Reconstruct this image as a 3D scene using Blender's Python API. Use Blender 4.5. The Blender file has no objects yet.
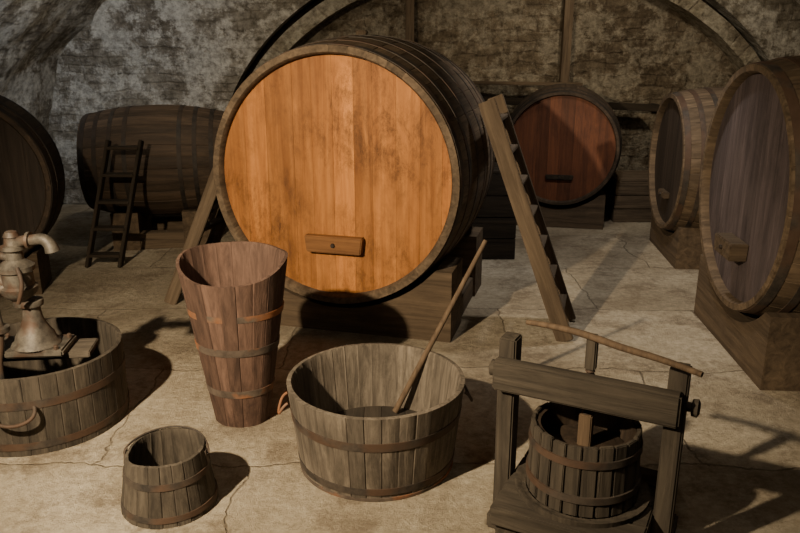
import bpy, bmesh, math, random
from mathutils import Vector, Matrix
random.seed(7)
S=bpy.context.scene
COL=S.collection

# ------------------------------------------------------------ materials
def newmat(name):
    m=bpy.data.materials.new(name); m.use_nodes=True
    nt=m.node_tree
    b=nt.nodes['Principled BSDF']
    return m,nt,b
def N(nt,t,**k):
    n=nt.nodes.new(t)
    for a,v in k.items():
        setattr(n,a,v)
    return n
def ramp(nt,stops):
    r=nt.nodes.new('ShaderNodeValToRGB')
    e=r.color_ramp.elements
    while len(e)<len(stops): e.new(0.5)
    for i,(p,c) in enumerate(stops):
        e[i].position=p; e[i].color=(c[0],c[1],c[2],1)
    return r
def mixc(nt,fac,a,b,mode='MIX'):
    m=nt.nodes.new('ShaderNodeMix'); m.data_type='RGBA'; m.blend_type=mode
    for sock,val in ((m.inputs[0],fac),(m.inputs[6],a),(m.inputs[7],b)):
        if hasattr(val,'is_linked') or isinstance(val,bpy.types.NodeSocket):
            nt.links.new(val,sock)
        elif isinstance(val,(int,float)): sock.default_value=val
        else: sock.default_value=(val[0],val[1],val[2],1)
    return m.outputs[2]

def wood(name,dark,light,axis='Z',scale=28,stain=(0.02,0.015,0.01),stain_amt=.6,rough=.75,rnd=.35,bump=.35,stain_scale=2.2,spec=.3,stretch=.07,spots=0):
    m,nt,b=newmat(name); L=nt.links
    tc=N(nt,'ShaderNodeTexCoord'); oi=N(nt,'ShaderNodeObjectInfo')
    att=N(nt,'ShaderNodeAttribute',attribute_name='rnd')
    mul=N(nt,'ShaderNodeMath',operation='MULTIPLY'); mul.inputs[1].default_value=17.3
    L.new(oi.outputs['Random'],mul.inputs[0])
    mul2=N(nt,'ShaderNodeMath',operation='MULTIPLY_ADD'); mul2.inputs[1].default_value=9.1
    L.new(att.outputs['Fac'],mul2.inputs[0]); L.new(mul.outputs[0],mul2.inputs[2])
    add=N(nt,'ShaderNodeVectorMath',operation='ADD')
    L.new(tc.outputs['Object'],add.inputs[0]); L.new(mul2.outputs[0],add.inputs[1])
    mp=N(nt,'ShaderNodeMapping')
    sc={'X':(stretch,1,1),'Y':(1,stretch,1),'Z':(1,1,stretch)}[axis]
    mp.inputs['Scale'].default_value=sc
    L.new(add.outputs[0],mp.inputs[0])
    n1=N(nt,'ShaderNodeTexNoise'); n1.inputs['Scale'].default_value=scale; n1.inputs['Detail'].default_value=7
    n1.inputs['Roughness'].default_value=.65; n1.inputs['Distortion'].default_value=.6
    L.new(mp.outputs[0],n1.inputs['Vector'])
    r=ramp(nt,[(.3,dark),(.68,light)])
    L.new(n1.outputs['Fac'],r.inputs[0])
    mr=N(nt,'ShaderNodeMapRange'); mr.inputs['To Min'].default_value=1-rnd; mr.inputs['To Max'].default_value=1+rnd
    L.new(att.outputs['Fac'],mr.inputs[0])
    c=mixc(nt,1.0,r.outputs[0],mr.outputs[0],'MULTIPLY')
    n2=N(nt,'ShaderNodeTexNoise'); n2.inputs['Scale'].default_value=stain_scale; n2.inputs['Detail'].default_value=8; n2.inputs['Roughness'].default_value=.7
    mp2=N(nt,'ShaderNodeMapping'); mp2.inputs['Scale'].default_value={'X':(.5,1,1),'Y':(1,.5,1),'Z':(1,1,.5)}[axis]
    add2=N(nt,'ShaderNodeVectorMath',operation='ADD')
    L.new(tc.outputs['Object'],add2.inputs[0]); L.new(mul.outputs[0],add2.inputs[1])
    L.new(add2.outputs[0],mp2.inputs[0]); L.new(mp2.outputs[0],n2.inputs['Vector'])
    r2=ramp(nt,[(.5,(0,0,0)),(.72,(stain_amt,)*3)])
    L.new(n2.outputs['Fac'],r2.inputs[0])
    c=mixc(nt,r2.outputs[0],c,stain)
    if spots:
        mp3=N(nt,'ShaderNodeMapping'); mp3.inputs['Scale'].default_value={'X':(.45,1,1),'Y':(1,.45,1),'Z':(1,1,.45)}[axis]
        L.new(tc.outputs['Object'],mp3.inputs[0])
        n3=N(nt,'ShaderNodeTexNoise'); n3.inputs['Scale'].default_value=9; n3.inputs['Detail'].default_value=12; n3.inputs['Roughness'].default_value=.85; n3.inputs['Distortion'].default_value=.25
        L.new(mp3.outputs[0],n3.inputs['Vector'])
        n6=N(nt,'ShaderNodeTexNoise'); n6.inputs['Scale'].default_value=1.9
        L.new(tc.outputs['Object'],n6.inputs['Vector'])
        r3=ramp(nt,[(.46,(0,0,0)),(.64,(spots,)*3)]); L.new(n3.outputs['Fac'],r3.inputs[0])
        r6=ramp(nt,[(.40,(.2,)*3),(.58,(1,)*3)]); L.new(n6.outputs['Fac'],r6.inputs[0])
        f=mixc(nt,1.0,r3.outputs[0],r6.outputs[0],'MULTIPLY')
        c=mixc(nt,f,c,stain)
    L.new(c,b.inputs['Base Color'])
    b.inputs['Roughness'].default_value=rough
    b.inputs['Specular IOR Level'].default_value=spec
    bp=N(nt,'ShaderNodeBump'); bp.inputs['Strength'].default_value=bump; bp.inputs['Distance'].default_value=.01
    L.new(n1.outputs['Fac'],bp.inputs['Height']); L.new(bp.outputs[0],b.inputs['Normal'])
    return m

def iron(name,c1,c2,rust=(.16,.06,.02),amt=.6,rough=.6,metal=.4,rs=5,r0=.46):
    m,nt,b=newmat(name); L=nt.links
    tc=N(nt,'ShaderNodeTexCoord')
    n=N(nt,'ShaderNodeTexNoise'); n.inputs['Scale'].default_value=14; n.inputs['Detail'].default_value=8; n.inputs['Roughness'].default_value=.7
    L.new(tc.outputs['Object'],n.inputs['Vector'])
    r=ramp(nt,[(.35,c1),(.6,c2)]); L.new(n.outputs['Fac'],r.inputs[0])
    n2=N(nt,'ShaderNodeTexNoise'); n2.inputs['Scale'].default_value=rs; n2.inputs['Detail'].default_value=6
    L.new(tc.outputs['Object'],n2.inputs['Vector'])
    r2=ramp(nt,[(r0,(0,0,0)),(r0+.12,(amt,)*3)]); L.new(n2.outputs['Fac'],r2.inputs[0])
    c=mixc(nt,r2.outputs[0],r.outputs[0],rust)
    L.new(c,b.inputs['Base Color']); b.inputs['Roughness'].default_value=rough; b.inputs['Metallic'].default_value=metal
    bp=N(nt,'ShaderNodeBump'); bp.inputs['Strength'].default_value=.3; bp.inputs['Distance'].default_value=.005
    L.new(n.outputs['Fac'],bp.inputs['Height']); L.new(bp.outputs[0],b.inputs['Normal'])
    return m

def masonry(name,c1,c2,mortar,dirt,plaster,plaster_amt=.5,bw=.27,rh=.085,bump=.9,warp=.14,dirt_amt=.75):
    m,nt,b=newmat(name); L=nt.links
    uv=N(nt,'ShaderNodeTexCoord')
    nd=N(nt,'ShaderNodeTexNoise'); nd.inputs['Scale'].default_value=2.6; nd.inputs['Detail'].default_value=4; nd.inputs['Roughness'].default_value=.55
    L.new(uv.outputs['UV'],nd.inputs['Vector'])
    sub=N(nt,'ShaderNodeVectorMath',operation='SUBTRACT'); sub.inputs[1].default_value=(.5,.5,.5)
    L.new(nd.outputs['Color'],sub.inputs[0])
    scl=N(nt,'ShaderNodeVectorMath',operation='SCALE'); scl.inputs['Scale'].default_value=warp
    L.new(sub.outputs[0],scl.inputs[0])
    add=N(nt,'ShaderNodeVectorMath',operation='ADD')
    L.new(uv.outputs['UV'],add.inputs[0]); L.new(scl.outputs[0],add.inputs[1])
    br=N(nt,'ShaderNodeTexBrick')
    br.inputs['Scale'].default_value=1; br.inputs['Brick Width'].default_value=bw; br.inputs['Row Height'].default_value=rh
    br.inputs['Mortar Size'].default_value=.016; br.inputs['Mortar Smooth'].default_value=1.0
    br.inputs['Color1'].default_value=(*c1,1); br.inputs['Color2'].default_value=(*c2,1); br.inputs['Mortar'].default_value=(*mortar,1)
    L.new(add.outputs[0],br.inputs['Vector'])
    n1=N(nt,'ShaderNodeTexNoise'); n1.inputs['Scale'].default_value=.9; n1.inputs['Detail'].default_value=10; n1.inputs['Roughness'].default_value=.7
    L.new(uv.outputs['UV'],n1.inputs['Vector'])
    r1=ramp(nt,[(.45,(0,0,0)),(.62,(dirt_amt,)*3)]); L.new(n1.outputs['Fac'],r1.inputs[0])
    c=mixc(nt,r1.outputs[0],br.outputs['Color'],dirt)
    n3=N(nt,'ShaderNodeTexNoise'); n3.inputs['Scale'].default_value=2.3; n3.inputs['Detail'].default_value=11; n3.inputs['Roughness'].default_value=.78
    mp=N(nt,'ShaderNodeMapping'); mp.inputs['Location'].default_value=(7,3,0); L.new(uv.outputs['UV'],mp.inputs[0]); L.new(mp.outputs[0],n3.inputs['Vector'])
    r3=ramp(nt,[(.47,(0,0,0)),(.54,(plaster_amt,)*3)]); L.new(n3.outputs['Fac'],r3.inputs[0])
    c=mixc(nt,r3.outputs[0],c,plaster)
    n4=N(nt,'ShaderNodeTexNoise'); n4.inputs['Scale'].default_value=12; n4.inputs['Detail'].default_value=10; n4.inputs['Roughness'].default_value=.75
    L.new(uv.outputs['UV'],n4.inputs['Vector'])
    r4=ramp(nt,[(.34,(.36,.34,.32)),(.60,(1.22,)*3)]); L.new(n4.outputs['Fac'],r4.inputs[0])
    c=mixc(nt,1.0,c,r4.outputs[0],'MULTIPLY')
    L.new(c,b.inputs['Base Color']); b.inputs['Roughness'].default_value=.92; b.inputs['Specular IOR Level'].default_value=.15
    inv=N(nt,'ShaderNodeMath',operation='SUBTRACT'); inv.inputs[0].default_value=1; L.new(br.outputs['Fac'],inv.inputs[1])
    # plaster hides the coursing where it survives
    pinv=N(nt,'ShaderNodeMath',operation='SUBTRACT'); pinv.inputs[0].default_value=1; L.new(r3.outputs[0],pinv.inputs[1])
    inv2=N(nt,'ShaderNodeMath',operation='MULTIPLY'); L.new(inv.outputs[0],inv2.inputs[0]); L.new(pinv.outputs[0],inv2.inputs[1])
    inv3=N(nt,'ShaderNodeMath',operation='MULTIPLY'); inv3.inputs[1].default_value=.5; L.new(inv2.outputs[0],inv3.inputs[0])
    h=N(nt,'ShaderNodeMath',operation='MULTIPLY_ADD'); h.inputs[1].default_value=2.8
    L.new(n4.outputs['Fac'],h.inputs[0]); L.new(inv3.outputs[0],h.inputs[2])
    h2=N(nt,'ShaderNodeMath',operation='MULTIPLY_ADD'); h2.inputs[1].default_value=4.0
    L.new(n3.outputs['Fac'],h2.inputs[0]); L.new(h.outputs[0],h2.inputs[2])
    bp=N(nt,'ShaderNodeBump'); bp.inputs['Strength'].default_value=bump; bp.inputs['Distance'].default_value=.025
    L.new(h2.outputs[0],bp.inputs['Height']); L.new(bp.outputs[0],b.inputs['Normal'])
    return m

def floor_mat():
    m,nt,b=newmat('worn_stone_floor'); L=nt.links
    tc=N(nt,'ShaderNodeTexCoord')
    n1=N(nt,'ShaderNodeTexNoise'); n1.inputs['Scale'].default_value=1.0; n1.inputs['Detail'].default_value=12; n1.inputs['Roughness'].default_value=.62
    L.new(tc.outputs['Object'],n1.inputs['Vector'])
    r1=ramp(nt,[(.32,(.25,.20,.14)),(.5,(.44,.375,.28)),(.66,(.60,.53,.42))]); L.new(n1.outputs['Fac'],r1.inputs[0])
    n2=N(nt,'ShaderNodeTexNoise'); n2.inputs['Scale'].default_value=24; n2.inputs['Detail'].default_value=9; n2.inputs['Roughness'].default_value=.75
    L.new(tc.outputs['Object'],n2.inputs['Vector'])
    r2=ramp(nt,[(.3,(.62,.60,.57)),(.6,(1.08,)*3)]); L.new(n2.outputs['Fac'],r2.inputs[0])
    c=mixc(nt,1.0,r1.outputs[0],r2.outputs[0],'MULTIPLY')
    nd=N(nt,'ShaderNodeTexNoise'); nd.inputs['Scale'].default_value=1.5; nd.inputs['Detail'].default_value=9; nd.inputs['Roughness'].default_value=.6
    L.new(tc.outputs['Object'],nd.inputs['Vector'])
    sub=N(nt,'ShaderNodeVectorMath',operation='SUBTRACT'); sub.inputs[1].default_value=(.5,.5,.5); L.new(nd.outputs['Color'],sub.inputs[0])
    scl=N(nt,'ShaderNodeVectorMath',operation='SCALE'); scl.inputs['Scale'].default_value=.30; L.new(sub.outputs[0],scl.inputs[0])
    add=N(nt,'ShaderNodeVectorMath',operation='ADD'); L.new(tc.outputs['Object'],add.inputs[0]); L.new(scl.outputs[0],add.inputs[1])
    br=N(nt,'ShaderNodeTexBrick'); br.inputs['Scale'].default_value=1; br.inputs['Brick Width'].default_value=1.3; br.inputs['Row Height'].default_value=.95
    br.inputs['Mortar Size'].default_value=.008; br.inputs['Mortar Smooth'].default_value=1.0
    br.inputs['Color1'].default_value=(1,1,1,1); br.inputs['Color2'].default_value=(.80,.79,.77,1); br.inputs['Mortar'].default_value=(.9,.9,.9,1)
    L.new(add.outputs[0],br.inputs['Vector'])
    c=mixc(nt,1.0,c,br.outputs['Color'],'MULTIPLY')
    brk=N(nt,'ShaderNodeMath',operation='MULTIPLY'); L.new(br.outputs['Fac'],brk.inputs[0])
    rb=ramp(nt,[(.40,(.25,)*3),(.58,(.85,)*3)]); L.new(n2.outputs['Fac'],rb.inputs[0]); L.new(rb.outputs[0],brk.inputs[1])
    c=mixc(nt,brk.outputs[0],c,(.10,.075,.05))
    n5=N(nt,'ShaderNodeTexNoise'); n5.inputs['Scale'].default_value=2.8; n5.inputs['Detail'].default_value=12; n5.inputs['Roughness'].default_value=.82
    L.new(tc.outputs['Object'],n5.inputs['Vector'])
    r5=ramp(nt,[(.50,(0,0,0)),(.60,(.75,)*3)]); L.new(n5.outputs['Fac'],r5.inputs[0])
    c=mixc(nt,r5.outputs[0],c,(.17,.13,.09))
    L.new(c,b.inputs['Base Color']); b.inputs['Roughness'].default_value=.85; b.inputs['Specular IOR Level'].default_value=.2
    h=N(nt,'ShaderNodeMath',operation='MULTIPLY_ADD'); h.inputs[1].default_value=-1.5
    L.new(brk.outputs[0],h.inputs[0]); L.new(n2.outputs['Fac'],h.inputs[2])
    h2=N(nt,'ShaderNodeMath',operation='MULTIPLY_ADD'); h2.inputs[1].default_value=3
    L.new(n5.outputs['Fac'],h2.inputs[0]); L.new(h.outputs[0],h2.inputs[2])
    bp=N(nt,'ShaderNodeBump'); bp.inputs['Strength'].default_value=.8; bp.inputs['Distance'].default_value=.015
    L.new(h2.outputs[0],bp.inputs['Height']); L.new(bp.outputs[0],b.inputs['Normal'])
    return m

M_orange=wood('varnished_oak_head',(.245,.088,.021),(.50,.205,.056),'Y',20,(.055,.023,.010),.55,.62,.27,.15,2.6,.2,stretch=.05,spots=.85)
M_red=wood('red_oak_head',(.075,.026,.013),(.17,.058,.026),'Y',24,(.025,.011,.007),.6,.6,.2,.2,spots=.5)
M_grey=wood('grey_oak_head',(.040,.031,.032),(.105,.080,.080),'Y',24,(.018,.014,.014),.5,.7,.3,.3,spots=.5)
M_darkhead=wood('dark_oak_head',(.018,.013,.010),(.05,.036,.027),'Y',24,(.01,.008,.006),.5,.75,.3,.3)
M_stave=wood('aged_stave',(.050,.034,.021),(.15,.105,.066),'Z',30,(.02,.014,.009),.5,.8,.22)
M_staved=wood('dark_stave',(.022,.015,.010),(.068,.045,.029),'Z',30,(.010,.007,.005),.5,.75,.25)
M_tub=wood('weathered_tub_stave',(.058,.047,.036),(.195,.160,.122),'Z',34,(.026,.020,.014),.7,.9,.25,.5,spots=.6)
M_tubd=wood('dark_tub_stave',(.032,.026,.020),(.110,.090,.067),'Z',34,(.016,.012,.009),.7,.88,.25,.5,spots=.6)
M_tubin=wood('shaded_tub_base',(.020,.016,.012),(.055,.043,.032),'Y',26,(.010,.008,.006),.6,.9,.2,.4)  # base boards darkened: shade inside the tubs put into the colour
M_hod=wood('brown_hod_stave',(.052,.030,.022),(.150,.088,.063),'Z',34,(.026,.014,.010),.65,.85,.25,.45,spots=.75)
M_beam=wood('rough_beam',(.062,.043,.028),(.175,.126,.082),'Z',26,(.028,.018,.011),.5,.88,.2,.6)
M_beamx=wood('rough_cradle',(.055,.038,.024),(.16,.112,.071),'X',22,(.025,.016,.010),.5,.88,.2,.6,spots=.4)
M_beamd=wood('dark_beam',(.015,.011,.007),(.045,.032,.021),'Z',26,(.008,.006,.004),.5,.88,.2,.6)
M_press=wood('press_timber',(.036,.029,.022),(.115,.093,.068),'Z',30,(.018,.014,.010),.6,.88,.22,.6,spots=.4)
M_stick=wood('ash_stick',(.075,.048,.029),(.18,.120,.072),'Z',40,(.04,.024,.015),.4,.8,.2,.3)
M_block=wood('door_bar_oak',(.13,.055,.018),(.28,.125,.040),'X',30,(.045,.018,.008),.6,.7,.2,.3,spots=.4)
M_hoop=iron('hoop_iron',(.022,.018,.015),(.065,.050,.038),(.09,.045,.024),.6,.75,.2)
M_hoopr=iron('rusty_hoop_iron',(.055,.040,.030),(.12,.09,.068),(.38,.135,.040),.9,.8,.1,4,.48)
M_hoopd=iron('dark_hoop_iron',(.010,.008,.007),(.032,.025,.02),(.035,.019,.010),.4,.7,.3)
M_pump=iron('painted_cast_iron',(.040,.034,.028),(.135,.118,.095),(.075,.040,.024),.8,.6,.3,9,.50)
M_floor=floor_mat()
M_vault=masonry('whitewashed_vault',(.34,.305,.25),(.26,.23,.18),(.22,.19,.145),(.13,.105,.077),(.56,.53,.47),.9)
M_back=masonry('dirty_stone_wall',(.21,.17,.12),(.16,.125,.085),(.13,.10,.07),(.080,.060,.040),(.35,.31,.24),.75,.36,.12,.9,.22)
M_rib=masonry('rib_stone',(.34,.30,.23),(.30,.26,.19),(.24,.20,.15),(.19,.155,.11),(.44,.40,.32),.8,.5,.14)
M_gap=masonry('shadowed_recess',(.03,.022,.015),(.025,.02,.014),(.02,.015,.01),(.02,.015,.01),(.03,.025,.02),.3)  # near-black: shadow in the gap outside the rib, put into the colour

# ------------------------------------------------------------ mesh helpers
def finish(bm,name,mat,parent,smooth=True,ang=32,matrix=None,recalc=True):
    if recalc: bmesh.ops.recalc_face_normals(bm,faces=bm.faces)
    me=bpy.data.meshes.new(name); bm.to_mesh(me); bm.free()
    if mat: me.materials.append(mat)
    if smooth:
        for p in me.polygons: p.use_smooth=True
        me.set_sharp_from_angle(angle=math.radians(ang))
    ob=bpy.data.objects.new(name,me); COL.objects.link(ob)
    if parent: ob.parent=parent
    if matrix is not None: ob.matrix_basis=matrix
    return ob
def empty(name,loc=(0,0,0),mat=None):
    e=bpy.data.objects.new(name,None); e.empty_display_size=.1; COL.objects.link(e)
    if mat is not None: e.matrix_world=mat
    else: e.location=loc
    return e
def setrnd(bm,faces,lay,v):
    for f in faces:
        for l in f.loops: l[lay]=(v,v,v,1)

def coopered(name,prof,n,mat,parent,groove=.004,jit=.002,closed=True,zfun=None,edge=.006):
    bm=bmesh.new(); lay=bm.loops.layers.float_color.new('rnd')
    da=2*math.pi/n; cols=[]; rnd=random.Random(n*7+int(prof[0][0]*1000))
    vals=[rnd.random() for _ in range(n)]
    for i in range(n):
        j=rnd.uniform(-jit,jit)
        e=min(edge/max(p[0] for p in prof),da*.2)
        a0=i*da
        for k,a in enumerate((a0,a0+e,a0+da*.5,a0+da-e)):
            col=[]
            for (r,z,g) in prof:
                rr=r-(groove*g if k==0 else 0)+(j*g if k else 0)
                x,y=rr*math.cos(a),rr*math.sin(a)
                zz=zfun(a,z) if zfun else z
                col.append(bm.verts.new((x,y,zz)))
            cols.append(col)
    m=len(cols); P=len(prof)
    for i in range(m):
        c0=cols[i]; c1=cols[(i+1)%m]; v=vals[i//4]
        for k in range(P if closed else P-1):
            k2=(k+1)%P
            f=bm.faces.new((c0[k],c1[k],c1[k2],c0[k2]))
            for l in f.loops: l[lay]=(v,v,v,1)
    return finish(bm,name,mat,parent)

def lathe(name,prof,mat,parent,seg=40,matrix=None,closed=False,cap=True,ang=40):
    bm=bmesh.new(); cols=[]
    for i in range(seg):
        a=2*math.pi*i/seg
        cols.append([bm.verts.new((r*math.cos(a),r*math.sin(a),z)) for r,z in prof])
    P=len(prof)
    for i in range(seg):
        c0,c1=cols[i],cols[(i+1)%seg]
        for k in range(P if closed else P-1):
            k2=(k+1)%P
            bm.faces.new((c0[k],c1[k],c1[k2],c0[k2]))
    if cap and not closed:
        bm.faces.new([c[0] for c in cols]); bm.faces.new([c[-1] for c in cols])
    return finish(bm,name,mat,parent,matrix=matrix,ang=ang)

def head(name,r,z,bw,mat,parent,depth=.02,side=1,gap=.0005):
    bm=bmesh.new(); lay=bm.loops.layers.float_color.new('rnd')
    x=-r; rnd=random.Random(int(r*1000+z*10))
    while x<r-.002:
        w=bw*rnd.uniform(.75,1.25); x2=min(x+w,r)
        if r-x2<bw*.35: x2=r
        a,b=x+gap,x2-gap
        zz=z+rnd.uniform(-.0005,.0005); v=rnd.random()
        K=6; top=[];bot=[]
        for k in range(K+1):
            xx=a+(b-a)*k/K; h=math.sqrt(max(r*r-xx*xx,1e-5))
            top.append(bm.verts.new((xx,h,zz))); bot.append(bm.verts.new((xx,-h,zz)))
        top2=[bm.verts.new((q.co.x,q.co.y,z+depth*side)) for q in top]
        bot2=[bm.verts.new((q.co.x,q.co.y,z+depth*side)) for q in bot]
        fs=[]
        for k in range(K):
            fs.append(bm.faces.new((bot[k],bot[k+1],top[k+1],top[k])))
            fs.append(bm.faces.new((bot2[k],bot2[k+1],top2[k+1],top2[k])))
        fs.append(bm.faces.new((bot[0],top[0],top2[0],bot2[0])))
        fs.append(bm.faces.new((bot[K],top[K],top2[K],bot2[K])))
        for k in range(K):
            fs.append(bm.faces.new((top[k],top[k+1],top2[k+1],top2[k])))
            fs.append(bm.faces.new((bot[k],bot[k+1],bot2[k+1],bot2[k])))
        setrnd(bm,fs,lay,v)
        x=x2
    return finish(bm,name,mat,parent,smooth=False)

def beam(name,p0,p1,w,h,mat,parent,up=(0,0,1),bev=.004,taper=1.0):
    p0=Vector(p0); p1=Vector(p1); z=(p1-p0); Ln=z.length; z.normalize()
    up=Vector(up)
    if abs(up.dot(z))>.98: up=Vector((0,1,0))
    x=up.cross(z).normalized(); y=z.cross(x)
    mw=Matrix((x,y,z)).transposed().to_4x4(); mw.translation=p0
    bm=bmesh.new()
    bmesh.ops.create_cube(bm,size=1)
    for v in bm.verts:
        t=taper if v.co.z>0 else 1
        v.co=Vector((v.co.x*w*t,v.co.y*h*t,(v.co.z+.5)*Ln))
    if bev: bmesh.ops.bevel(bm,geom=list(bm.edges),offset=bev,segments=2,affect='EDGES')
    return finish(bm,name,mat,parent,smooth=False,matrix=mw)

def tube(name,pts,r,mat,parent,radii=None,cyc=False,res=6):
    cu=bpy.data.curves.new(name,'CURVE'); cu.dimensions='3D'; cu.bevel_depth=r; cu.bevel_resolution=res; cu.use_fill_caps=True
    sp=cu.splines.new('NURBS'); sp.points.add(len(pts)-1)
    for i,p in enumerate(pts):
        sp.points[i].co=(*p,1)
        if radii: sp.points[i].radius=radii[i]
    sp.use_endpoint_u=not cyc; sp.use_cyclic_u=cyc; sp.order_u=3 if len(pts)<5 else 4; sp.resolution_u=8
    ob=bpy.data.objects.new(name,cu); COL.objects.link(ob); cu.materials.append(mat)
    dg=bpy.context.evaluated_depsgraph_get(); me=bpy.data.meshes.new_from_object(ob.evaluated_get(dg))
    bpy.data.objects.remove(ob)
    for p in me.polygons: p.use_smooth=True
    o=bpy.data.objects.new(name,me); COL.objects.link(o); o.parent=parent
    if not me.materials: me.materials.append(mat)
    return o

def band(name,r0,z0,r1,z1,mat,parent,t=.004,seg=64):
    return lathe(name,[(r0-.004,z0),(r0+t,z0),(r1+t,z1),(r1-.004,z1)],mat,parent,seg=seg,closed=True)

# ------------------------------------------------------------ barrels
def barrel(C,theta,R,R2,L,nst,mhead,mst,mh,bw,inset,hoops,cradles,half,H,batten=None,th=.045,bung=False,mcr=M_beamx):
    t=math.radians(theta)
    X=Vector((math.cos(t),-math.sin(t),0)); Z=Vector((math.sin(t),math.cos(t),0)); Y=Z.cross(X)
    mw=Matrix((X,Y,Z)).transposed().to_4x4(); mw.translation=Vector(C)
    P=empty('wine_barrel',mat=mw)
    rad=lambda z: R2-(R2-R)*(2*z/L-1)**2
    prof=[]
    for i in range(13):
        z=L*i/12; prof.append((rad(z),z,1))
    prof+= [(rad(L)-th*.75,L,0),(rad(L)-th,L-inset*.4,0),(rad(L)-th,L-inset-.02,0)]
    prof+= [(rad(0)-th-.0,inset+.02,0),(rad(0)-th,inset*.4,0),(rad(0)-th*.75,0,0)]
    coopered('staves',prof,nst,mst,P,groove=.003,jit=.0012,edge=.004)
    head('front_head',R-th+.004,inset,bw,mhead,P)
    head('back_head',R-th+.004,L-inset,bw,mst,P,side=-1)
    for i,(f0,w) in enumerate(hoops):
        z0=L*f0; z1=z0+w
        band('hoop_%d'%(i+1),rad(z0),z0,rad(z1),z1,mh,P,t=.0035,seg=72)
    if batten:
        dy,ln,hh,dd=batten
        bm=bmesh.new()
        pts=[(-ln/2,-hh/2),(ln/2,-hh/2),(ln/2*.93,hh/2),(-ln/2*.93,hh/2)]
        f=[bm.verts.new((x,y+dy,inset-dd)) for x,y in pts]; b=[bm.verts.new((x,y+dy,inset)) for x,y in pts]
        bm.faces.new(f); bm.faces.new(b)
        for k in range(4): bm.faces.new((f[k],f[(k+1)%4],b[(k+1)%4],b[k]))
        bmesh.ops.bevel(bm,geom=list(bm.edges),offset=.006,segments=2,affect='EDGES')
        finish(bm,'door_bar',M_block if mhead is M_orange else (M_beamd if mhead is M_red else mst),P,smooth=False)
        lathe('door_bolt',[(.012,inset-dd-.012),(.014,inset-dd-.008),(.014,inset-dd+.005)],M_hoopd,P,seg=6,matrix=Matrix.Translation((0,dy,0)))
    if bung:
        zz=L*.45
        lathe('bung',[(.03,-.06),(.035,0),(.04,.02),(.03,.03)],M_beam,P,seg=20,matrix=Matrix.Translation((0,-rad(zz)+.0,zz))@Matrix.Rotation(math.radians(90),4,'X'))
    if cradles:
        Q=empty('barrel_stand',mat=mw)
        for i,(d0,d1) in enumerate(cradles):
            mid=min(max(L/2,d0),d1); rs=max(rad(d0),rad(min(d1,L)),rad(mid))+.006
            ys=C[2]; yt=C[2]-H
            sc=math.sqrt(max(rs*rs-yt*yt,0)) if rs>abs(yt) else 0
            sc=min(sc,half*.95)
            pts=[(-half,ys),(-half,yt)]
            for k in range(17):
                x=-sc+2*sc*k/16
                pts.append((x,max(yt,math.sqrt(max(rs*rs-x*x,0)))))
            pts+=[(half,yt),(half,ys)]
            bm=bmesh.new()
            tops=pts[1:-1]
            f=[bm.verts.new((x,y,d0)) for x,y in tops]; fb=[bm.verts.new((x,ys,d0)) for x,y in tops]
            g=[bm.verts.new((x,y,d1)) for x,y in tops]; gb=[bm.verts.new((x,ys,d1)) for x,y in tops]
            n=len(tops)
            for k in range(n-1):
                bm.faces.new((f[k],f[k+1],fb[k+1],fb[k])); bm.faces.new((g[k],g[k+1],gb[k+1],gb[k]))
                bm.faces.new((f[k],f[k+1],g[k+1],g[k])); bm.faces.new((fb[k],fb[k+1],gb[k+1],gb[k]))
            bm.faces.new((f[0],fb[0],gb[0],g[0])); bm.faces.new((f[-1],fb[-1],gb[-1],g[-1]))
            finish(bm,'cradle_%d'%(i+1),mcr,Q,smooth=False)
        if len(cradles)>1:
            for s in (-1,1):
                beam('rail_%s'%('a' if s<0 else 'b'),(s*(half-.07),C[2]-.07,cradles[0][1]-.002),(s*(half-.07),C[2]-.07,cradles[-1][0]+.002),.11,.14,M_beam,Q,up=(0,1,0))
    return P

hoopsA=[(.012,.05),(.13,.045),(.27,.045),(.42,.04),(.60,.04),(.74,.045),(.88,.045),(.955,.05)]
barrel((-.393,4.3,.950),15,.745,.795,1.35,40,M_orange,M_stave,M_hoop,.135,.05,hoopsA,[(.06,.40),(.92,1.2)],.70,.43,
       batten=(.385,.36,.10,.055),th=.048,bung=True)
barrel((1.86,4.12,.935),94,.665,.725,.95,36,M_grey,M_stave,M_hoop,.12,.05,[(.012,.045),(.14,.04),(.3,.04),(.62,.04),(.8,.04),(.94,.04)],[(.03,.86)],.57,.40,
       batten=(.33,.27,.10,.10),th=.045)
barrel((2.13,6.1,.767),95,.535,.59,.85,32,M_darkhead,M_stave,M_hoop,.11,.045,[(.012,.04),(.14,.035),(.28,.035),(.65,.035),(.8,.035),(.94,.04)],[(.05,.72)],.44,.33,
       batten=(.26,.2,.05,.05),th=.04)
barrel((1.47,6.95,.74),12,.515,.56,.85,32,M_red,M_staved,M_hoopd,.11,.045,[(.012,.04),(.15,.035),(.75,.035),(.94,.04)],[(.04,.3),(.55,.8)],.43,.32,
       batten=(.26,.26,.045,.03),th=.03)
barrel((-2.93,4.9,.79),-14,.60,.635,.5,32,M_darkhead,M_staved,M_hoopd,.11,.045,[(.02,.04),(.2,.04),(.7,.04),(.9,.04)],[(.05,.42)],.44,.3,th=.04,mcr=M_beamx)
barrel((-2.66,6.5,.70),82,.40,.475,1.2,30,M_darkhead,M_staved,M_hoopd,.1,.04,[(.01,.04),(.1,.035),(.2,.035),(.3,.035),(.66,.035),(.76,.035),(.87,.035),(.96,.04)],[(.2,.42),(.78,1.0)],.36,.32,th=.035)

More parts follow.
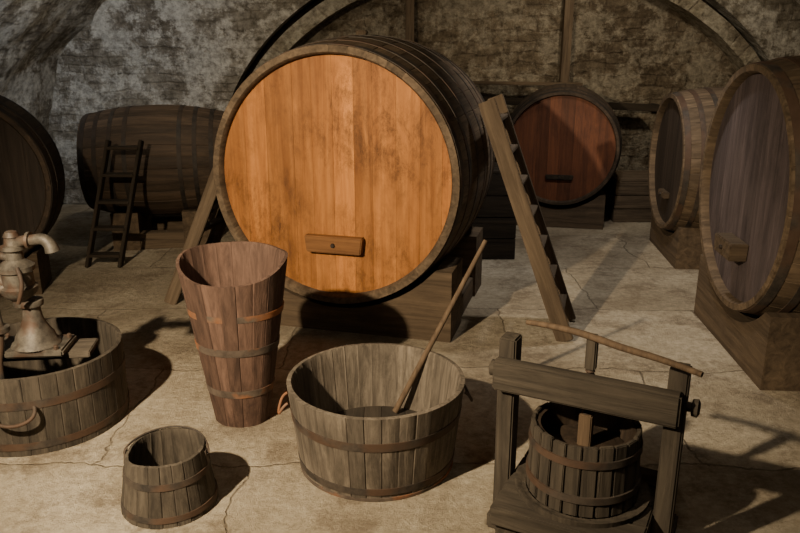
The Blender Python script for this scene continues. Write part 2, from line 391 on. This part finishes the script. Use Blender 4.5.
# ------------------------------------------------------------ tubs
def tub(name,loc,rb,rt,h,n,mat,mh,hoops,fl=.1,th=.022,zfun=None,scale=(1,1,1),rot=0):
    P=empty(name,loc); P.rotation_euler=(0,0,rot); P.scale=scale
    K=6; prof=[]
    R=lambda z: rb+(rt-rb)*z/h
    for i in range(K+1):
        z=h*i/K; prof.append((R(z),z,1))
    prof.append((R(h)-th*.8,h+.002,0.6))
    for i in range(K,-1,-1):
        z=fl+(h-.01-fl)*i/K
        prof.append((R(z)-th,z,0.5))
    prof.append((R(0)-th,0,0.3))
    coopered('staves',prof,n,mat,P,groove=.003,jit=.0015,zfun=zfun,edge=.004)
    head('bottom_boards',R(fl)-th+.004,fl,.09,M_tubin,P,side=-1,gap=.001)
    for i,(z0,w) in enumerate(hoops):
        band('hoop_%d'%(i+1),R(z0),z0,R(z0+w),z0+w,mh,P,t=.003)
    return P,R

T,R=tub('wooden_tub',(-.10,2.9,0),.325,.37,.38,34,M_tub,M_hoop,[(.03,.03),(.235,.036)],fl=.085)
band('base_rust_hoop',R(.0)+.001,.002,R(.012)+.001,.016,M_hoopr,T,t=.003)
for sgn,nm in ((math.radians(188),'handle_a'),(math.radians(8),'handle_b')):
    c,s=math.cos(sgn),math.sin(sgn); r=R(.30)+.008
    def q(t,out,z): return (r*c+out*c-s*t, r*s+out*s+c*t, z)
    tube(nm,[q(-.05,0,.31),q(-.055,.02,.30),q(-.05,.035,.262),q(0,.04,.25),q(.05,.035,.262),q(.055,.02,.30),q(.05,0,.31)],.006,M_hoopr,T)
ST=empty('stirring_stick',(-.022,3.135,.097))
tube('shaft',[(0,0,0),(.135,.03,.265),(.265,.06,.52),(.40,.10,.785)],.0125,M_stick,ST,radii=[1.1,1,.95,.8])

def hz(a,z):
    k=max(0,(z-.42)/.34)
    return z+k*(.045*math.sin(a-.0)+.03*max(0,-math.cos(a))**3+.03*max(0,math.cos(a))**6)
H_,R=tub('grape_hod',(-.752,3.27,0),.128,.250,.765,20,M_hod,M_hoopr,[(.16,.035),(.375,.035),(.545,.03)],fl=.05,th=.018,zfun=hz,scale=(1,.85,1),rot=-.12)

def bz(a,z):
    k=max(0,(z-.14)/.095)
    return z+k*(.010*max(0,math.cos(a-.6))**3-.020*max(0,math.cos(a-3.5))**4)
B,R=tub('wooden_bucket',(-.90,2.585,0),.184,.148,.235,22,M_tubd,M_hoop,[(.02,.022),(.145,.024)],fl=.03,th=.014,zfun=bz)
r=R(.2)+.004
tube('bail_handle',[(-r,0,.2),(-r-.012,.0,.215),(-r*.93,.05,.236),(-r*.6,r*.72,.244),(0,r*.98,.246),(r*.6,r*.72,.25),(r*.93,.05,.240),(r+.012,0,.215),(r,0,.2)],.004,M_hoop,B)
for s in (-1,1):
    beam('ear_%s'%('a' if s<0 else 'b'),(s*(r+.002),0,.17),(s*(r-.004),0,.225),.03,.006,M_hoopr,B,up=(1,0,0),bev=.001)

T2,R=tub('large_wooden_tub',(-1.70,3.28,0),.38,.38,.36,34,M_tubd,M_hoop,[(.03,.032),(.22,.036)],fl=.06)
for sgn,nm in ((math.radians(280),'handle_a'),(math.radians(100),'handle_b')):
    c,s=math.cos(sgn),math.sin(sgn); r=R(.26)+.006
    def q(t,out,z): return (r*c+out*c-s*t, r*s+out*s+c*t, z)
    tube(nm,[q(-.08,0,.235),q(-.09,.02,.225),q(-.085,.045,.195),q(0,.06,.17),q(.085,.045,.195),q(.09,.02,.225),q(.08,0,.235)],.008,M_hoop,T2)
PB=empty('hand_pump',(-1.66,3.12,0))
beam('mount_plank_1',(-.355,.02,.378),(.26,.10,.378),.17,.028,M_tub,PB,up=(0,0,1))
beam('base_plate',(-.16,.03,.407),(.17,.06,.407),.20,.032,M_pump,PB,up=(0,0,1),bev=.008)
def at(x,y): return Matrix.Translation((x,y,0))
lathe('foot_casting',[(.098,.420),(.105,.425),(.100,.435),(.088,.445),(.082,.47),(.068,.49),(.052,.52),(.042,.55),(.036,.60),(.052,.607),(.055,.62),(.052,.632),(.036,.638)],M_pump,PB,matrix=at(.03,.04))
lathe('cylinder_body',[(.03,.61),(.036,.64),(.055,.655),(.074,.675),(.078,.70),(.066,.71),(.064,.765),(.076,.775),(.076,.795),(.055,.81),(.038,.825),(.036,.86),(.050,.868),(.050,.885),(.034,.89),(.03,.92),(.034,.925),(.024,.945),(.012,.95)],M_pump,PB,matrix=at(0,.02))
tube('spout',[(0,.02,.855),(.02,.015,.895),(.06,.0,.915),(.11,-.01,.915),(.155,-.02,.93),(.185,-.025,.905),(.19,-.025,.870)],.023,M_pump,PB,radii=[1.1,1,1,1,1.05,1.1,1.35])
tube('inlet_elbow',[(-.01,.0,.70),(-.06,-.02,.71),(-.10,-.03,.68),(-.10,-.03,.60),(-.09,-.03,.52)],.024,M_pump,PB)
lathe('inlet_flange',[(.04,.505),(.045,.51),(.045,.53),(.03,.535)],M_pump,PB,matrix=at(-.09,-.03))
tube('suction_pipe',[(-.09,-.03,.53),(-.088,-.045,.45),(-.085,-.11,.36),(-.05,-.12,.08)],.02,M_hoop,PB)
tube('pump_lever',[(0,.02,.82),(-.05,-.01,.86),(-.13,-.05,.85),(-.19,-.09,.76),(-.18,-.11,.60),(-.13,-.12,.50)],.014,M_pump,PB,radii=[1.5,1.2,1,1,1,1.5])
tube('connecting_rod',[(.035,-.04,.80),(.06,-.06,.76),(.055,-.07,.70),(.03,-.06,.65)],.009,M_hoop,PB)
lathe('valve_chest',[(.001,-.06),(.03,-.06),(.045,-.05),(.05,-.02),(.05,.02),(.045,.05),(.03,.06),(.001,.06)],M_pump,PB,matrix=Matrix.Translation((-.055,.02,.72))@Matrix.Rotation(math.radians(90),4,'Y'))
lathe('spout_collar',[(.029,-.008),(.036,-.006),(.036,.006),(.029,.008)],M_pump,PB,matrix=Matrix.Translation((.085,-.005,.914))@Matrix.Rotation(math.radians(90),4,'Y'))
for a in range(4):
    sx,sy=((-1,-1),(1,-1),(1,1),(-1,1))[a]
    lathe('foot_bolt_%d'%(a+1),[(.011,.42),(.011,.438),(.006,.442)],M_hoop,PB,seg=6,matrix=at(.005+.14*sx,.045+.07*sy))

# ------------------------------------------------------------ wine press
PR=empty('wine_press',(.645,2.36,0))
d=Vector((.51,-.26,0)).normalized(); nrm=Vector((.26,.51,0)).normalized()
def W(a,b,z): v=d*a+nrm*b; return (v.x,v.y,z)
hw=.285
for s,nm in ((-1,'a'),(1,'b')):
    beam('post_'+nm,W(s*hw,0,.0),W(s*hw,0,.735),.062,.075,M_press,PR,up=tuple(nrm),bev=.006)
    beam('foot_'+nm,W(s*hw,-.10,.03),W(s*hw,-.036,.03),.062,.06,M_press,PR,bev=.006)
    beam('foot_back_'+nm,W(s*hw,.036,.03),W(s*hw,.22,.03),.062,.06,M_press,PR,bev=.006)
beam('cross_beam',W(-hw-.035,-.06,.61),W(hw+.02,-.06,.61),.05,.115,M_press,PR,bev=.008)
for s in (-1,1):
    m=Matrix.Translation(Vector(W(s*(hw+.03),0,.60)))@(Vector((0,0,1)).rotation_difference(d*s).to_matrix().to_4x4())
    lathe('peg_%s'%('a' if s<0 else 'b'),[(.016,0),(.016,.015),(.028,.018),(.030,.036),(.018,.042)],M_press,PR,seg=20,matrix=m)
for k in range(4):
    b0=-.25+k*.125+.0625
    beam('base_plank_%d'%(k+1),W(-hw+.033,b0,.165),W(hw-.033,b0,.165),.122,.075,M_press,PR,bev=.006)
beam('base_bearer_a',W(-.2,-.22,.063),W(-.2,.22,.063),.08,.126,M_press,PR)
beam('base_bearer_b',W(.2,-.22,.063),W(.2,.22,.063),.08,.126,M_press,PR)
lathe('drain_tray',[(.195,.203),(.232,.203),(.235,.222),(.222,.222),(.21,.212),(.195,.212)],M_press,PR,seg=48,closed=True)
nsl=22
for k in range(nsl):
    a=2*math.pi*k/nsl
    x0,y0=.184*math.cos(a),.184*math.sin(a)
    x1,y1=.178*math.cos(a),.178*math.sin(a)
    beam('slat_%d'%(k+1),(x0,y0,.212),(x1,y1,.468+random.uniform(-.004,.004)),.047,.016,M_press,PR,up=(math.cos(a),math.sin(a),0),bev=.003)
band('basket_hoop_a',.194,.265,.194,.290,M_hoop,PR); band('basket_hoop_b',.190,.395,.189,.42,M_hoop,PR)
lathe('basket_liner',[(.173,.212),(.169,.455),(.155,.455),(.15,.37)],M_staved,PR,seg=48)
lathe('pressing_plate',[(.148,.34),(.148,.375),(.14,.38)],M_staved,PR,seg=40)
prof=[]; z=.38
while z<.775:
    prof+=[(.012,z),(.017,z+.006),(.012,z+.012)]; z+=.013
lathe('screw',prof,M_hoop,PR,seg=20,ang=20)
beam('press_block',(.0,.0,.38),(.0,.0,.50),.045,.045,M_stick,PR,up=tuple(nrm))
beam('screw_head',(0,0,.665),(0,0,.79),.036,.036,M_press,PR,up=tuple(nrm),bev=.005)
tube('turning_bar',[(-.20,.13,.785),(-.10,.06,.795),(0,-.02,.79),(.08,-.12,.785),(.17,-.20,.79),(.255,-.29,.78)],.0115,M_stick,PR,radii=[.8,1,1.1,1,.95,.8])

# ------------------------------------------------------------ ladders
def ladder(name,foot,top,off,nst,w,h,mat,tread=.1,t0=.12,t1=.92):
    P=empty(name,foot); f=Vector(foot); dt=Vector(top)-f; off=Vector(off)
    side=off.normalized()
    beam('rail_1',(0,0,0),dt,h,w,mat,P,up=tuple(dt.cross(side).normalized()) ,bev=.004)
    beam('rail_2',off,off+dt,h,w,mat,P,up=tuple(dt.cross(side).normalized()),bev=.004)
    for i in range(nst):
        t=t0+(t1-t0)*i/(nst-1)
        a=dt*t
        beam('tread_%d'%(i+1),a+side*.005,a+off-side*.005,tread,.022,mat,P,up=(0,0,1),bev=.003)
    return P
ladder('wooden_ladder',(.985,4.20,0),(.50,4.48,1.38),(.09,.34,0),7,.10,.03,M_beam,tread=.09)
ladder('wooden_ladder',(-1.56,4.86,0),(-1.10,5.02,1.12),(.09,.33,0),6,.09,.03,M_beam,tread=.085)
ladder('step_ladder',(-2.45,5.70,0),(-2.27,5.95,.96),(.255,0,0),5,.07,.025,M_beamd,tread=.10,t0=.1,t1=.94)

# ------------------------------------------------------------ crates / timber at the back
def crate(name,c,sx,sy,sz,mat,n=4,rot=0):
    P=empty(name,c); P.rotation_euler=(0,0,rot)
    hs=sz/n
    for k in range(n):
        z=hs*(k+.5)
        beam('front_board_%d'%(k+1),(-sx/2,-sy/2,z),(sx/2,-sy/2,z),.025,hs-.006,mat,P,bev=.003)
        beam('back_board_%d'%(k+1),(-sx/2,sy/2,z),(sx/2,sy/2,z),.025,hs-.006,mat,P,bev=.003)
        for s in (-1,1):
            beam('side_board_%d%s'%(k+1,'a' if s<0 else 'b'),(s*(sx/2-.013),-sy/2+.013,z),(s*(sx/2-.013),sy/2-.013,z),.025,hs-.006,mat,P,bev=.003)
    for k in range(4):
        y=-sy/2+sy*(k+.5)/4
        beam('top_board_%d'%(k+1),(-sx/2,y,sz+.01),(sx/2,y,sz+.01),sy/4-.004,.022,mat,P,bev=.003)
    return P
crate('wooden_crate',(.68,6.15,0),.5,.45,.70,M_beamd)
crate('wooden_crate',(2.32,7.45,0),.5,.5,.40,M_beam,3)
for x in (.10,1.72):
    P=empty('timber_post',(x,8.19,0))
    beam('post',(0,0,1.22 if x>1 else 1.45),(0,0,2.36),.09,.09,M_beam,P,up=(0,1,0))
P=empty('wall_rail',(0,8.1,0))
beam('pole',(.7,0,1.10),(2.9,0,1.0),.07,.07,M_beamd,P)
beam('thin_pole',(.5,0.02,1.27),(1.9,0.02,1.25),.035,.035,M_beam,P)
for i,x in enumerate((.95,1.9,2.7)):
    beam('bracket_%d'%(i+1),(x,.0,1.02),(x,.18,1.02),.04,.05,M_hoopd,P)

# ------------------------------------------------------------ room shell
def quadmesh(name,rows,mat,uvs):
    bm=bmesh.new(); uvl=bm.loops.layers.uv.new('UVMap')
    V=[[bm.verts.new(p) for p in r] for r in rows]
    for i in range(len(rows)-1):
        for j in range(len(rows[0])-1):
            idx=((i,j),(i+1,j),(i+1,j+1),(i,j+1))
            try: f=bm.faces.new([V[a][b] for a,b in idx])
            except ValueError: continue
            for l,(a,b) in zip(f.loops,idx): l[uvl].uv=uvs[a][b]
    return finish(bm,name,mat,None,recalc=False,ang=50)
XL,XR,Y0,YB=-3.7,4.7,-2.5,8.0
cx,a_,z0,b_=.5,4.2,.6,2.6
from mathutils import noise
def wob(p,s=.03,f=1.3):
    return s*noise.noise(Vector(p)*f)
quadmesh('floor',[[(x,y,0) for y in (Y0,2,5,8.4)] for x in (XL-.1,0,XR+.1)],M_floor,[[(x,y) for y in (Y0,2,5,8.4)] for x in (XL-.1,0,XR+.1)])
rows=[];uvs=[];arc=0;prev=None
na=90
for i in range(na+1):
    t=math.pi*i/na
    p=(cx-a_*math.cos(t), z0+b_*math.sin(t))
    if prev: arc+=math.dist(p,prev)
    prev=p
    r=[];u=[]
    for j in range(101):
        y=Y0+(YB-Y0)*j/100
        w=wob((p[0],y,p[1]),.07,1.1)+wob((p[0],y,p[1]),.035,3)+wob((p[0],y,p[1]),.02,7)
        k=1-w/3 if 0<i<na else 1
        r.append((cx+(p[0]-cx)*k,y,z0+(p[1]-z0)*k)); u.append((y,arc))
    rows.append(r);uvs.append(u)
quadmesh('ceiling',rows,M_vault,uvs)
for nm,x in (('wall_left',XL),('wall_right',XR)):
    quadmesh(nm,[[(x,y,z) for z in (0,.3,z0+.02)] for y in (Y0,3,YB+.3)],M_vault,[[(y,z) for z in (0,.3,z0)] for y in (Y0,3,YB+.3)])
quadmesh('wall_front',[[(x,Y0,z) for z in (0,1.6,3.3)] for x in (XL,0,XR)],M_vault,[[(x,z) for z in (0,1.6,3.3)] for x in (XL,0,XR)])
EX,EZ,EA,EB=1.12,.43,2.78,1.98
nx=40
quadmesh('wall_back',[[(EX-3.6+7.2*i/nx,8.3+wob((i*.18,0,j*.1),.05,1.5)+wob((i*.18,0,j*.1),.03,4),j*2.9/20) for j in range(21)] for i in range(nx+1)],M_back,
         [[(EX-3.6+7.2*i/nx,j*2.9/20) for j in range(21)] for i in range(nx+1)])
def ell(s,t): return (EX-(EA+s)*math.cos(t), EZ+(EB+s)*math.sin(t))
def outer(t): return (cx-(a_+.1)*math.cos(t), z0+(b_+.1)*math.sin(t))
nt_=60; GAP=.23; RIB=.15
rows=[];uvs=[]
pathi=[(ell(GAP,0)[0],0)]+[ell(GAP,math.pi*i/nt_) for i in range(nt_+1)]+[(ell(GAP,math.pi)[0],0)]
patho=[(outer(0)[0],0)]+[outer(math.pi*i/nt_) for i in range(nt_+1)]+[(outer(math.pi)[0],0)]
K=8
for pi_,po in zip(pathi,patho):
    r=[(pi_[0],8.3,pi_[1])];u=[(pi_[0],pi_[1]-.3)]
    for k in range(K+1):
        q=k/K; x=pi_[0]+(po[0]-pi_[0])*q; z=pi_[1]+(po[1]-pi_[1])*q
        r.append((x,8.0+(wob((x,0,z),.08,2) if k else 0),z)); u.append((x,z))
    rows.append(r);uvs.append(u)
quadmesh('wall_arch',rows,M_vault,uvs)
rows=[];uvs=[];arc=0
pi_=[(ell(0,0)[0],0)]+[ell(0,math.pi*i/nt_) for i in range(nt_+1)]+[(ell(0,math.pi)[0],0)]
po=[(ell(RIB,0)[0],0)]+[ell(RIB,math.pi*i/nt_) for i in range(nt_+1)]+[(ell(RIB,math.pi)[0],0)]
for i,(p,q) in enumerate(zip(pi_,po)):
    if i: arc+=math.dist(p,pi_[i-1])
    w=.012*math.sin(i*2.1)
    rows.append([(p[0],8.32,p[1]),(p[0],7.98+w,p[1]),(q[0],7.98+w,q[1]),(q[0],8.32,q[1])])
    uvs.append([(0,arc),(.34,arc),(.5,arc),(.84,arc)])
quadmesh('trim_1',rows,M_rib,uvs)
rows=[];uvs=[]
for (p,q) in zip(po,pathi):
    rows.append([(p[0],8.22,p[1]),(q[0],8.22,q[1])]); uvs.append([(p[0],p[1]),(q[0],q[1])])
quadmesh('trim_2',rows,M_gap,uvs)  # back of the gap, its shadow painted as dark colour

# ------------------------------------------------------------ lights
def spot(name,loc,target,power,col,ang=70,blend=.6,size=.06):
    l=bpy.data.lights.new(name,'SPOT'); l.energy=power; l.color=col; l.spot_size=math.radians(ang); l.spot_blend=blend; l.shadow_soft_size=size
    o=bpy.data.objects.new(name,l); COL.objects.link(o); o.location=loc
    o.rotation_euler=(Vector(target)-Vector(loc)).to_track_quat('-Z','Y').to_euler()
    return o
spot('overhead_fill',(-1.85,.75,2.5),(-.45,3.5,.5),1150,(1,.81,.55),84,.9,.045)
spot('overhead_fill',(.5,1.0,2.9),(.5,3.6,.4),35,(1,.86,.66),120,.9,.3)  # soft overhead fill, added to brighten the room
spot('overhead_fill',(1.3,5.0,2.8),(1.5,5.6,0),140,(1,.94,.85),105,.8,.08)
spot('overhead_fill',(-1.7,5.4,2.6),(-2.4,8.0,1.7),100,(1,.87,.66),120,.9,.08)
spot('overhead_fill',(-2.5,4.2,2.2),(-3.3,7.2,2.0),190,(.72,.84,1),70,.9,.08)
spot('overhead_fill',(1.9,6.3,2.75),(2.2,8.3,1.7),95,(1,.86,.64),125,.9,.08)
w=bpy.data.worlds.new('cellar_ambient'); S.world=w; w.use_nodes=True
w.node_tree.nodes['Background'].inputs[0].default_value=(.05,.045,.04,1)
w.node_tree.nodes['Background'].inputs[1].default_value=.3

cam=bpy.data.cameras.new('camera'); cam.lens=34.2; cam.sensor_width=36
co=bpy.data.objects.new('camera',cam); COL.objects.link(co); co.location=(0,0,1.75); co.rotation_euler=(math.radians(73),0,0)
S.camera=co
